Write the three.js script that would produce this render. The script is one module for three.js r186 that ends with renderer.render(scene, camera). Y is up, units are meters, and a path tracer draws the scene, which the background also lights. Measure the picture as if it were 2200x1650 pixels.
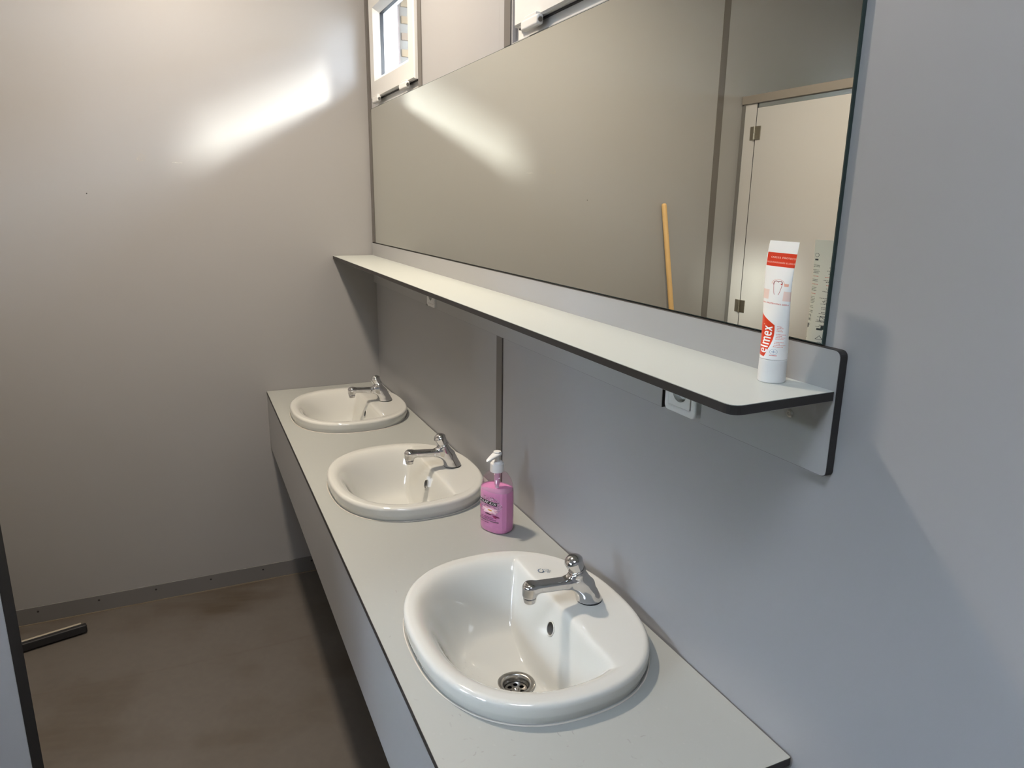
import * as THREE from 'three';
import { RoundedBoxGeometry } from 'three/addons/geometries/RoundedBoxGeometry.js';
import { RectAreaLightUniformsLib } from 'three/addons/lights/RectAreaLightUniformsLib.js';
import { MarchingCubes } from 'three/addons/objects/MarchingCubes.js';
import { mergeGeometries, mergeVertices, toCreasedNormals } from 'three/addons/utils/BufferGeometryUtils.js';

// ---------------------------------------------------------------- camera, sky, exposure
const scene = new THREE.Scene();
const camera = new THREE.PerspectiveCamera(2 * Math.atan(825 / 1533.48) * 180 / Math.PI, 2200 / 1650, 0.02, 200);
camera.position.set(-0.7347, 1.6223, 3.0172);
camera.rotation.set(-0.2502, -0.4276, 0.0119, 'YXZ');
scene.background = new THREE.Color(0.84, 0.95, 1.18);      // bright hazy sky
scene.backgroundIntensity = 50;
const sun = new THREE.DirectionalLight(new THREE.Color(1.0, 0.97, 0.93), 14);   // sun behind haze, on the mirror side
sun.position.set(0.79 * 20, 0.51 * 0.79 * 20, 0.613 * 20); sun.target.position.set(0, 0, 0); sun.castShadow = true; sun.shadow.radius = 15;
Object.assign(sun.shadow.camera, { left: -8, right: 8, top: 8, bottom: -8, near: 1, far: 50 }); scene.add(sun, sun.target);
const renderer = new THREE.WebGLRenderer({ antialias: true });
renderer.toneMapping = THREE.LinearToneMapping;
renderer.toneMappingExposure = 1.0;
renderer.shadowMap.enabled = true;
RectAreaLightUniformsLib.init();
const LAMP_AT = new THREE.Vector3(-0.71, 2.83, 0.97);      // bulkhead lamp over the aisle
const LAMP_CD = 11.2, LAMP_COLOR = new THREE.Color(1.0, 0.855, 0.69);
const FILL_PANEL_AT = new THREE.Vector3(-0.95, 2.89, 3.05), FILL_PANEL_SIZE = 0.58, FILL_PANEL_L = 20, FILL_PANEL_COLOR = new THREE.Color(0.86, 0.945, 1.08);   // unseen cool fill light, added to brighten the near wall and counter
const LAMP2_AT = new THREE.Vector3(-2.45, 2.83, 0.62);     // bulkhead lamp in the far cubicle
const LAMP2_CD = 0.3, LAMP2_COLOR = new THREE.Color(1.0, 0.72, 0.46);

// ---------------------------------------------------------------- helpers
let seed = 7;
const rnd = () => { seed = (seed * 1664525 + 1013904223) >>> 0; return seed / 4294967296; };
const rr = (a, b) => a + (b - a) * rnd();
const V = (x, y, z) => new THREE.Vector3(x, y, z);
const lin = (r, g, b) => new THREE.Color().setRGB(r, g, b);
const std = (color, o = {}) => new THREE.MeshPhysicalMaterial({ color, roughness: 0.5, metalness: 0, ...o });
const used = {};
const numbered = (n) => { const k = used[n] = (used[n] ?? -1) + 1; return k ? `${n}_${String(k).padStart(3, '0')}` : n; };
function mesh(name, geo, mat, parent) {
  const m = new THREE.Mesh(geo, mat); m.castShadow = m.receiveShadow = true;
  m.name = parent ? name : numbered(name); (parent ?? scene).add(m); return m;
}
function thing(name, label, category, pos = [0, 0, 0], turn = 0, group) {
  const g = new THREE.Group(); g.name = numbered(name); g.position.set(...pos); g.rotation.y = turn;
  g.userData = { label, category }; if (group) g.userData.group = group; scene.add(g); return g;
}
function struct(name, label, category) {
  const g = new THREE.Group(); g.name = numbered(name); g.userData = { label, category, kind: 'structure' }; scene.add(g); return g;
}
const box = (x0, x1, y0, y1, z0, z1, r = 0) => {
  const w = x1 - x0, h = y1 - y0, d = z1 - z0;
  const g = r ? new RoundedBoxGeometry(w, h, d, 2, r) : new THREE.BoxGeometry(w, h, d);
  return g.translate((x0 + x1) / 2, (y0 + y1) / 2, (z0 + z1) / 2);
};
const clone3 = (src, pos, label) => {
  const c = src.clone(); c.name = numbered(src.name); c.position.set(...pos);
  c.userData = { ...src.userData, label }; scene.add(c); return c;
};
// A slab in the plane of a wall: outline and holes given as [along, up]; thickness grows along the third axis.
function slab(outline, holes, t) {
  const s = new THREE.Shape(outline.map(([a, b]) => new THREE.Vector2(a, b)));
  for (const h of holes) s.holes.push(new THREE.Path(h.map(([a, b]) => new THREE.Vector2(a, b))));
  return new THREE.ExtrudeGeometry(s, { depth: t, bevelEnabled: false, curveSegments: 6 });
}
const rect = (a0, a1, b0, b1) => [[a0, b0], [a1, b0], [a1, b1], [a0, b1]];
function roundPoly(pts, n = 6) {              // [x, y, radius]
  const out = [];
  pts.forEach(([x, y, r], i) => {
    if (!r) { out.push([x, y]); return; }
    const P = new THREE.Vector2(x, y), a = pts[(i + pts.length - 1) % pts.length], b = pts[(i + 1) % pts.length];
    const A = new THREE.Vector2(a[0], a[1]).sub(P).normalize(), B = new THREE.Vector2(b[0], b[1]).sub(P).normalize();
    const half = Math.acos(THREE.MathUtils.clamp(A.dot(B), -1, 1)) / 2, l = r / Math.tan(half);
    const p0 = P.clone().addScaledVector(A, l), p1 = P.clone().addScaledVector(B, l);
    for (let k = 0; k <= n; k++) {
      const t = k / n, q = p0.clone().multiplyScalar((1 - t) * (1 - t)).addScaledVector(P, 2 * t * (1 - t)).addScaledVector(p1, t * t);
      out.push([q.x, q.y]);
    }
  });
  return out;
}
// right wall frame: shape x = z, shape y = y, thickness towards +x
const toRightWall = (g) => g.applyMatrix4(new THREE.Matrix4().makeBasis(V(0, 0, 1), V(0, 1, 0), V(-1, 0, 0)));   // thickness towards -x
// plan frame: shape x = x, shape y = z, thickness upwards
const toPlan = (g) => g.applyMatrix4(new THREE.Matrix4().makeBasis(V(1, 0, 0), V(0, 0, 1), V(0, -1, 0)));        // thickness downwards
function grid(nu, nv, f, closeU = true) {     // f(i/nu, j/nv) -> Vector3 ; i wraps
  const pos = [], uv = [], idx = [], w = nu + 1;
  for (let j = 0; j <= nv; j++) for (let i = 0; i <= nu; i++) { const p = f(i / nu, j / nv); pos.push(p.x, p.y, p.z); uv.push(i / nu, j / nv); }
  for (let j = 0; j < nv; j++) for (let i = 0; i < nu; i++) { const a = j * w + i, b = a + 1, c = a + w, d = c + 1; idx.push(a, b, d, a, d, c); }
  const g = new THREE.BufferGeometry();
  g.setAttribute('position', new THREE.Float32BufferAttribute(pos, 3)); g.setAttribute('uv', new THREE.Float32BufferAttribute(uv, 2)); g.setIndex(idx);
  g.computeVertexNormals();
  if (closeU) { const n = g.attributes.normal; for (let j = 0; j <= nv; j++) { const a = j * w, b = a + nu; const s = V(n.getX(a) + n.getX(b), n.getY(a) + n.getY(b), n.getZ(a) + n.getZ(b)).normalize(); n.setXYZ(a, s.x, s.y, s.z); n.setXYZ(b, s.x, s.y, s.z); } }
  return g;
}
const lathe = (pts, n = 32) => new THREE.LatheGeometry(pts.map(([r, y]) => new THREE.Vector2(r, y)), n);
// mitred rectangular frame; profile points [inset, depth]; lies in (z, y), depth along x
function rectFrame(w, h, prof) {
  const pos = [], n = prof.length;
  const corner = (k, d) => [[d, d], [w - d, d], [w - d, h - d], [d, h - d]][k & 3];
  for (let s = 0; s < n; s++) {
    const [d0, x0] = prof[s], [d1, x1] = prof[(s + 1) % n];
    for (let k = 0; k < 4; k++) {
      const a = corner(k, d0), b = corner(k + 1, d0), c = corner(k + 1, d1), d = corner(k, d1);
      const A = [x0, a[1], a[0]], B = [x0, b[1], b[0]], C = [x1, c[1], c[0]], D = [x1, d[1], d[0]];
      pos.push(...A, ...C, ...B, ...A, ...D, ...C);
    }
  }
  const g = new THREE.BufferGeometry(); g.setAttribute('position', new THREE.Float32BufferAttribute(pos, 3));
  g.setAttribute('uv', new THREE.Float32BufferAttribute(new Array(pos.length / 3 * 2).fill(0), 2)); g.computeVertexNormals(); return g;
}
const canvasTex = (w, h, draw) => {
  const c = document.createElement('canvas'); c.width = w; c.height = h; const x = c.getContext('2d'); draw(x, w, h);
  const t = new THREE.CanvasTexture(c); t.colorSpace = THREE.SRGBColorSpace; t.magFilter = THREE.LinearFilter; t.wrapS = t.wrapT = THREE.RepeatWrapping; return t;
};
const uvMetres = (g, f) => { const p = g.attributes.position, u = new Float32Array(p.count * 2); for (let i = 0; i < p.count; i++) { const q = f(p.getX(i), p.getY(i), p.getZ(i)); u[2 * i] = q[0]; u[2 * i + 1] = q[1]; } g.setAttribute('uv', new THREE.BufferAttribute(u, 2)); return g; };

// value noise for computed textures
const lattice = Array.from({ length: 4096 }, () => rnd());
const vn = (x, y) => { const xi = Math.floor(x), yi = Math.floor(y), fx = x - xi, fy = y - yi, h = (a, b) => lattice[((a * 57 + b * 131) % 4096 + 4096) % 4096], s = (t) => t * t * (3 - 2 * t), u = s(fx), v = s(fy);
  return (h(xi, yi) * (1 - u) + h(xi + 1, yi) * u) * (1 - v) + (h(xi, yi + 1) * (1 - u) + h(xi + 1, yi + 1) * u) * v; };
const fbm = (x, y, o = 4) => { let s = 0, a = 0.5, n = 0; for (let k = 0; k < o; k++) { s += a * vn(x, y); n += a; x *= 2.03; y *= 2.03; a *= 0.5; } return s / n; };

// ---------------------------------------------------------------- materials
const M = {
  wall: std(lin(0.335, 0.333, 0.338), { roughness: 0.42 }),
  wallFar: std(lin(0.30, 0.293, 0.285), { roughness: 0.46 }),
  ceiling: std(lin(0.52, 0.51, 0.50), { roughness: 0.7 }),
  profile: std(lin(0.125, 0.115, 0.105), { roughness: 0.45 }),
  gap: std(lin(0.02, 0.02, 0.02), { roughness: 0.9 }),
  base: std(lin(0.15, 0.145, 0.14), { roughness: 0.5 }),
  hpl: std(lin(0.35, 0.35, 0.35), { roughness: 0.38 }),
  hplWhite: std(lin(0.465, 0.49, 0.465), { roughness: 0.34 }),
  hplDoor: std(lin(0.50, 0.49, 0.48), { roughness: 0.38 }),
  core: std(lin(0.022, 0.02, 0.019), { roughness: 0.5 }),
  ceramic: std(lin(0.575, 0.575, 0.535), { roughness: 0.07, clearcoat: 0.6, clearcoatRoughness: 0.03 }),
  chrome: std(lin(0.68, 0.68, 0.69), { metalness: 1, roughness: 0.07 }),
  steel: std(lin(0.42, 0.41, 0.39), { metalness: 1, roughness: 0.28 }),
  hinge: std(lin(0.36, 0.33, 0.27), { metalness: 1, roughness: 0.32 }),
  rubber: std(lin(0.012, 0.012, 0.014), { roughness: 0.6 }),
  pvc: std(lin(0.66, 0.66, 0.65), { roughness: 0.3 }),
  plastic: std(lin(0.72, 0.72, 0.71), { roughness: 0.35 }),
  glass: std(lin(0.97, 1, 0.99), { roughness: 0, transmission: 1, thickness: 0, ior: 1.5 }),
  mirror: std(lin(0.86, 0.865, 0.80), { metalness: 1, roughness: 0.0 }),
  mirrorEdge: std(lin(0.03, 0.05, 0.045), { roughness: 0.15 }),
  silicone: std(lin(0.52, 0.48, 0.42), { roughness: 0.4 }),
  wood: std(lin(0.58, 0.37, 0.15), { roughness: 0.5 }),
};
const hairTex = canvasTex(2048, 410, (x, w, h) => {            // worktop: specks and short hairs lying on the laminate
  x.fillStyle = 'rgb(159,161,156)'; x.fillRect(0, 0, w, h);
  for (let i = 0; i < 2600; i++) { const v = 149 + rnd() * 22; x.fillStyle = `rgba(${v},${v + 2},${v - 3},.35)`; x.fillRect(rnd() * w, rnd() * h, rr(1, 4), rr(1, 3)); }
  x.lineCap = 'round';
  for (let i = 0; i < 85; i++) {
    const near = rnd() < 0.8; const px = near ? w * (0.86 + rnd() * 0.14) : rnd() * w, py = h * (near ? 0.35 + rnd() * 0.65 : rnd());
    const a = rnd() * 6.3, l = rr(1.5, 8), b = rr(-0.9, 0.9);
    x.strokeStyle = `rgba(70,60,55,${rr(0.2, 0.55)})`; x.lineWidth = rr(0.4, 0.7);
    x.beginPath(); x.moveTo(px, py); x.quadraticCurveTo(px + Math.cos(a + b) * l * 0.6, py + Math.sin(a + b) * l * 0.6, px + Math.cos(a) * l, py + Math.sin(a) * l); x.stroke();
  }
});
M.worktop = std(0xffffff, { map: hairTex, roughness: 0.36 });
const floorTex = (() => {                                       // grey vinyl with dried brown mop streaks and scuffs
  const N = 1024, d = new Uint8Array(N * N * 4);
  for (let j = 0; j < N; j++) for (let i = 0; i < N; i++) {
    const x = i / N * 3, z = j / N * 3;
    const streak = fbm(x * 3.2 + 5, z * 17 + x * 5, 6), blot = fbm(x * 2.6 + 9, z * 2.6 + 3, 4), fine = fbm(x * 60, z * 60, 2);
    let s = THREE.MathUtils.clamp((blot - 0.38) * 3.4, 0, 1) * (0.35 + 0.65 * THREE.MathUtils.clamp((streak - 0.32) * 3, 0, 1));
    const line = Math.exp(-Math.pow((z - 0.48 - 0.03 * Math.sin(x * 2.2)) / 0.006, 2)) * 0.25 * fbm(x * 8, 3, 2);
    s = Math.min(1, s + line);
    const base = [0.118, 0.105, 0.09], dirt = [0.066, 0.047, 0.028], k = 0.94 + 0.12 * fine, o = (j * N + i) * 4;
    for (let c = 0; c < 3; c++) { const l = (base[c] * (1 - s) + dirt[c] * s) * k; d[o + c] = 255 * Math.pow(l, 1 / 2.2); }
    d[o + 3] = 255;
  }
  const t = new THREE.DataTexture(d, N, N); t.colorSpace = THREE.SRGBColorSpace; t.magFilter = THREE.LinearFilter; t.minFilter = THREE.LinearMipmapLinearFilter; t.generateMipmaps = true;
  t.wrapS = t.wrapT = THREE.RepeatWrapping; t.needsUpdate = true; return t;
})();
M.floor = std(0xffffff, { map: floorTex, roughness: 0.4 });

// ---------------------------------------------------------------- the room
const H = 2.90, XL = -3.0, ZB = 4.3, T = 0.1;
{
  const floor = struct('floor', 'grey vinyl floor with brown dried dirt streaks', 'floor');
  mesh('floor_sheet', uvMetres(box(XL - T, T, -0.1, 0, -T, ZB + T), (x, y, z) => [-x / 3, z / 3]), M.floor, floor);
  const ceil = struct('ceiling', 'white panel ceiling over the washroom', 'ceiling');
  mesh('ceiling_panel', box(XL - T, T, H, H + T, -T, ZB + T), M.ceiling, ceil);
}
const W1 = { z: 0.03, y: 1.976, w: 0.63, h: 0.43 }, W2 = { z: 1.385, y: 1.976, w: 0.63, h: 0.43 };
const W3 = { z: 1.60, y: 1.84, w: 0.60, h: 0.53 }, W4 = { z: 0.20, y: 1.96, w: 0.63, h: 0.43 }, W5 = { z: 2.52, y: 1.34, w: 0.70, h: 0.98 };
{
  const wr = struct('wall_right', 'pale grey panelled wall behind the mirror and counter', 'wall');
  const P = (z0, z1, hole) => mesh('wall_panel', toRightWall(slab(rect(z0, z1, 0, H), hole ? [rect(hole.z, hole.z + hole.w, hole.y, hole.y + hole.h)] : [], T)).translate(T, 0, 0), M.wall, wr);
  P(-T, 1.307, W1); P(1.348, ZB + T, W2);
  mesh('joint_backing', box(0.012, T, 0, H, 1.30, 1.36), M.gap, wr);
  mesh('joint_profile', box(-0.0025, 0.012, 0, 1.9725, 1.3075, 1.3445, 0.001), M.profile, wr);
  mesh('joint_profile', box(0, 0.012, 1.9725, H, 1.3072, 1.3482), M.wall, wr);
  mesh('window_profile', box(-0.003, 0.006, 1.9735, H, 1.342, 1.378, 0.001), M.profile, wr);
  mesh('window_profile', box(-0.003, 0.02, 1.972, H, 0.661, 0.697, 0.001), M.profile, wr);
  mesh('corner_profile', box(-0.010, 0.0, 1.452, H, 0.0005, 0.026, 0.001), M.profile, wr);
  const wf = struct('wall_far', 'pale grey far wall lit by the window beam', 'wall');
  const Q = (x0, x1) => mesh('wall_panel', box(x0, x1, 0, H, -T, 0), M.wallFar, wf);
  Q(-1.752, 0); Q(XL - T, -1.790);
  mesh('joint_backing', box(-1.80, -1.74, 0, H, -T, -0.012), M.gap, wf);
  mesh('joint_profile', box(-1.7895, -1.7525, 0, H, -0.012, 0.0025, 0.001), M.profile, wf);
  const wl = struct('wall_left', 'pale grey outer wall behind the toilet cubicles', 'wall');
  mesh('wall_panel', toRightWall(slab(rect(-T, ZB + T, 0, H), [W3, W4, W5].map((w) => rect(w.z, w.z + w.w, w.y, w.y + w.h)), T)).translate(XL, 0, 0), M.wall, wl);
  const wb = struct('wall_back', 'pale grey end wall behind the viewer', 'wall');
  mesh('wall_panel', box(XL - T, T, 0, H, ZB, ZB + T), M.wall, wb);
  const bf = struct('baseboard_far', 'grey screwed skirting strip along the far wall', 'baseboard');
  mesh('skirting_strip', box(XL, 0, 0.004, 0.072, 0, 0.006, 0.001), M.base, bf);
  mesh('sealing_bead', box(XL, 0, 0, 0.004, 0, 0.009), std(lin(0.20, 0.16, 0.115), { roughness: 0.6 }), bf);
  const sg = lathe([[0, 0.0015], [0.0035, 0.0012], [0.0046, 0]], 12).rotateX(Math.PI / 2);
  for (const x of [-1.59, -1.382, -1.174, -0.968, -0.758, -0.547, -0.34]) mesh('screw', sg, M.core, bf).position.set(x, 0.052, 0.0055);
  const br = struct('baseboard_right', 'grey skirting strip below the counter', 'baseboard');
  mesh('skirting_strip', box(-0.006, 0, 0, 0.072, 0.01, ZB, 0.001), M.base, br);
}
// windows: white plastic tilt windows, hinged along the bottom
function makeWindow(name, label, w, flip) {
  const g = struct(name, label, 'window');
  mesh('frame', rectFrame(w.w, w.h, [[0, 0.10], [0, 0.012], [0.042, 0.012], [0.046, 0.016], [0.046, 0.10]]), M.pvc, g);
  const s = mesh('sash', rectFrame(w.w - 0.05, w.h - 0.052, [[0, 0.045], [0, -0.004], [0.004, -0.008], [0.060, -0.008], [0.062, -0.006], [0.080, 0.014], [0.080, 0.045]]), M.pvc, g);
  s.position.set(0, 0.027, 0.025);
  mesh('rebate_gasket', rectFrame(w.w - 0.044, w.h - 0.046, [[0, 0.02], [0, 0.006], [0.004, 0.006], [0.004, 0.02]]), M.rubber, g).position.set(0, 0.024, 0.022);
  const p = mesh('pane', box(0.030, 0.034, 0.105, w.h - 0.103, 0.103, w.w - 0.103), M.glass, g);
  mesh('gasket', rectFrame(w.w - 0.206, w.h - 0.208, [[0, 0.029], [0, 0.015], [0.003, 0.015], [0.003, 0.029]]), M.rubber, p).position.set(0, 0.105, 0.103);
  for (const f of [0.2, 0.8]) {
    const h = mesh('hinge', new RoundedBoxGeometry(0.016, 0.022, 0.085, 2, 0.006), M.pvc, g); h.position.set(-0.012, 0.017, f * w.w);
    mesh('hinge_pin', new THREE.CylinderGeometry(0.0052, 0.0052, 0.088, 14).rotateX(Math.PI / 2), M.steel, h).position.set(-0.001, -0.001, 0);
    mesh('hinge_leaf', box(-0.005, 0.006, 0.004, 0.017, -0.03, 0.03, 0.002), M.pvc, h);
  }
  const ha = mesh('handle', new RoundedBoxGeometry(0.014, 0.026, 0.066, 2, 0.005), M.pvc, g); ha.position.set(-0.014, w.h - 0.052, w.w / 2);
  mesh('handle_grip', new RoundedBoxGeometry(0.02, 0.018, 0.10, 2, 0.006), M.pvc, ha).position.set(-0.016, 0, 0.03);
  g.position.set(flip ? XL : 0, w.y, flip ? w.z + w.w : w.z); g.rotation.y = flip ? Math.PI : 0;
  return g;
}
makeWindow('window_1', 'small white plastic tilt window in the far corner above the mirror', W1);
makeWindow('window_2', 'white plastic tilt window cut by the top edge above the mirror', W2);
makeWindow('window_3', 'larger white window in the open cubicle', W3, true);
makeWindow('window_4', 'small white window in the far cubicle', W4, true);
makeWindow('window_5', 'tall white window beside the entrance', W5, true);

// ---------------------------------------------------------------- toilet cubicles
function hplPanel(name, label, category, w, h, pos, turn, group, mat = M.hplDoor, t = 0.006) {   // 12 mm compact board, dark core between two decor faces
  const g = thing(name, label, category, pos, turn, group);
  mesh('core', box(0, w, 0, h, 0.0008 - t, t - 0.0008), M.core, g);
  mesh('front_face', box(0.0006, w - 0.0006, 0.0006, h - 0.0006, t - 0.0008, t), mat, g);
  mesh('rear_face', box(0.0006, w - 0.0006, 0.0006, h - 0.0006, -t, 0.0008 - t), mat, g);
  return g;
}
{
  const X = -1.92, R = -Math.PI / 2;       // boards turned into the plane x = X, local x runs along +z
  const q = (z) => [X, 0.0, z];
  const grp = 'cubicle front boards';
  const fix = (o) => { o.position.y = o.userData.category === 'door' ? 0.14 : 0.02; return o; };
  fix(hplPanel('cubicle_pilaster', 'narrow grey cubicle pilaster in the far corner beside the hinges', 'panel', 0.098, 2.085, q(0.006), R, grp));
  fix(hplPanel('cubicle_pilaster', 'wide grey cubicle board between the closed and open doors', 'panel', 0.47, 2.085, q(0.912), R, grp));
  fix(hplPanel('cubicle_pilaster', 'narrow grey cubicle board nearest the viewer', 'panel', 0.06, 2.085, q(2.295), R, grp));
  const d1 = fix(hplPanel('cubicle_door', 'closed grey cubicle door with steel hinges seen in the mirror', 'door', 0.80, 1.943, q(0.108), R));
  const d2 = fix(hplPanel('cubicle_door', 'open cubicle door with black edge in the left foreground', 'door', 0.935, 1.943, [X + 0.012, 0, 1.392], -Math.atan2(0.36, 0.868), null, M.hplDoor, 0.014));
  const hg = () => [new RoundedBoxGeometry(0.036, 0.064, 0.004, 2, 0.0018), new THREE.CylinderGeometry(0.007, 0.007, 0.031, 16)];
  const [leaf, barrel] = hg();
  for (const d of [d1, d2]) for (const y of [0.30, 0.985, 1.845]) {
    const h = new THREE.Group(); h.name = 'hinge'; d.add(h); h.position.set(-0.002, y - 0.02, d === d1 ? -0.008 : -0.016); h.rotation.x = Math.PI;
    mesh('hinge_leaf', leaf, M.hinge, h).position.set(0.020, 0, 0);
    if (d === d1) mesh('hinge_leaf', leaf, M.hinge, h).position.set(-0.016, 0, 0);
    mesh('barrel', barrel, M.hinge, h).position.set(0, 0.016, 0.005); mesh('barrel', barrel, M.hinge, h).position.set(0, -0.016, 0.005);
  }
  const plug = mesh('edge_plug', new THREE.TorusGeometry(0.0032, 0.0012, 8, 18).rotateY(Math.PI / 2), M.steel, d2); plug.position.set(0.9355, 0.52, 0);
  const kn = mesh('turn_knob', lathe([[0, 0.03], [0.014, 0.03], [0.016, 0.027], [0.016, 0.008], [0.024, 0.006], [0.025, 0]], 24).rotateX(Math.PI / 2), M.steel, d1); kn.position.set(0.75, 0.92, -0.006); kn.rotation.y = Math.PI;
  const rail = thing('headrail', 'brown-grey metal headrail along the top of the cubicles', 'rail');
  mesh('rail_profile', box(X - 0.016, X + 0.016, 2.105, 2.145, 0.004, 2.355, 0.003), std(lin(0.23, 0.205, 0.18), { roughness: 0.4 }), rail);
  const ch = thing('wall_channel', 'grey channel holding the cubicle pilaster on the far wall', 'channel');
  mesh('channel_profile', mergeGeometries([box(X + 0.0065, X + 0.010, 0.02, 2.1, 0.0005, 0.024), box(X - 0.010, X - 0.0065, 0.02, 2.1, 0.0005, 0.024)]), M.base, ch);
  hplPanel('cubicle_partition', 'grey dividing board between the two cubicles', 'panel', 1.06, 2.0, [XL + 0.01, 0.10, 1.18], 0);
  hplPanel('cubicle_partition', 'grey dividing board on the near side of the open cubicle', 'panel', 1.06, 2.0, [XL + 0.01, 0.10, 2.36], 0);
}

// ---------------------------------------------------------------- ceiling lamps and the added fill panel
function bulkhead(label, at, cd, color) {
  const g = thing('ceiling_lamp', label, 'lamp', [at.x, H, at.z]);
  mesh('base', lathe([[0, -0.022], [0.085, -0.022], [0.092, -0.016], [0.092, 0]], 40), M.plastic, g);
  mesh('diffuser', lathe([[0, -0.085], [0.03, -0.081], [0.055, -0.066], [0.072, -0.044], [0.078, -0.022]], 40), std(lin(0.9, 0.88, 0.84), { roughness: 0.6, emissive: color, emissiveIntensity: 8 * cd }), g);
  const l = new THREE.RectAreaLight(color, cd / 0.0144, 0.12, 0.12); l.position.set(at.x, H - 0.087, at.z); l.lookAt(at.x, 0, at.z); l.name = 'lamp_glow'; scene.add(l);
}
bulkhead('round white ceiling lamp over the aisle', LAMP_AT, LAMP_CD, LAMP_COLOR);
{
  const g = thing('added_fill_panel', 'added square cool fill light on the ceiling out of view', 'lamp', [FILL_PANEL_AT.x, H, FILL_PANEL_AT.z]), k = FILL_PANEL_SIZE / 2;
  mesh('frame', rectFrame(FILL_PANEL_SIZE + 0.04, FILL_PANEL_SIZE + 0.04, [[0, 0], [0, 0.012], [0.02, 0.012], [0.02, 0]]).rotateZ(-Math.PI / 2).translate(-k - 0.02, 0, -k - 0.02), M.plastic, g);
  mesh('diffuser', box(-k, k, -0.006, -0.001, -k, k), std(lin(0.9, 0.9, 0.9), { roughness: 0.6, emissive: FILL_PANEL_COLOR, emissiveIntensity: 2 }), g);
  const l = new THREE.RectAreaLight(FILL_PANEL_COLOR, FILL_PANEL_L, FILL_PANEL_SIZE, FILL_PANEL_SIZE); l.name = 'fill_panel_glow'; l.position.set(FILL_PANEL_AT.x, H - 0.008, FILL_PANEL_AT.z); l.lookAt(FILL_PANEL_AT.x, 0, FILL_PANEL_AT.z); scene.add(l);  // area light added as cool fill for the near end
}
bulkhead('round warm ceiling lamp in the far cubicle', LAMP2_AT, LAMP2_CD, LAMP2_COLOR);

// ---------------------------------------------------------------- counter
const CY = 0.85, CD = 0.476, ZE = 2.40, BX = -0.228, BA = 0.207, BB = 0.249, BN = 2.35;
const BZ = [1.960, 1.186, 0.436];
const sup = (a, b, n, k) => { const c = Math.cos(k), s = Math.sin(k); return [a * Math.sign(c) * Math.pow(Math.abs(c), 2 / n), b * Math.sign(s) * Math.pow(Math.abs(s), 2 / n)]; };
const loop = (cx, cz, a, b, n, N = 72) => Array.from({ length: N }, (_, i) => { const [u, w] = sup(a, b, n, -i / N * Math.PI * 2); return [cx + u, cz + w]; });
{
  const g = thing('washstand_counter', 'long white compact-board washstand counter with black core edge', 'counter');
  const holes = BZ.map((z) => loop(BX, z, BA - 0.014, BB - 0.014, BN));
  const out = roundPoly([[-CD, 0.002, 0], [-0.0035, 0.002, 0], [-0.0035, ZE, 0.003], [-CD, ZE, 0.006]]);
  mesh('core', toPlan(slab(out, holes, 0.0112)).translate(0, CY - 0.0008, 0), M.core, g);
  const o2 = roundPoly([[-CD + 0.0008, 0.0025, 0], [-0.004, 0.0025, 0], [-0.004, ZE - 0.0008, 0.003], [-CD + 0.0008, ZE - 0.0008, 0.006]]);
  mesh('worktop', uvMetres(toPlan(slab(o2, holes, 0.0008)).translate(0, CY, 0), (x, y, z) => [z / 2.4, 1 + x / 0.48]), M.worktop, g);
  const ap = mesh('apron', box(-CD + 0.001, -CD + 0.0118, 0.6075, CY - 0.0122, 0.002, ZE - 0.004, 0.0005), M.core, g);
  mesh('apron_face', box(-CD + 0.0002, -CD + 0.001, 0.6085, CY - 0.0125, 0.002, ZE - 0.0045), M.hpl, ap);
  mesh('end_panel', box(-CD + 0.02, -0.007, 0.6075, CY - 0.0122, ZE - 0.022, ZE - 0.010, 0.0005), M.hpl, g);
  for (const z of [0.8, 1.58]) mesh('bracket', box(-CD + 0.02, -0.007, 0.64, CY - 0.0122, z, z + 0.012, 0.0005), M.hpl, g);
}
// basins
const RIM = 0.036, DEPTH = 0.150, LEDGE = 0.075, DU = -0.009;
const smin = (a, b, k) => { const h = Math.max(k - Math.abs(a - b), 0) / k; return Math.min(a, b) - h * h * k * 0.25; };
const ss = (t) => { t = THREE.MathUtils.clamp(t, 0, 1); return t * t * t * (t * (6 * t - 15) + 10); };
function bowlDepth(u, w) {
  const q = Math.pow(Math.pow(Math.abs(u) / BA, BN) + Math.pow(Math.abs(w) / BB, BN), 1 / BN), s = (1 - q) * 0.215;
  const d1 = 0.112 * ss((s - 0.013) / 0.105) + (DEPTH - 0.112) * ss((s - 0.05) / 0.16) + 0.004 * ss(s / 0.02) * 0;
  const t = LEDGE - u, d2 = 3.5 * (Math.sqrt(t * t + 0.0045 * 0.0045) + t) / 2;
  const k = 0.022 * Math.min(1, Math.max(d1, d2) / 0.05) + 1e-5;
  return Math.max(0, smin(d1, d2, k));
}
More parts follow.
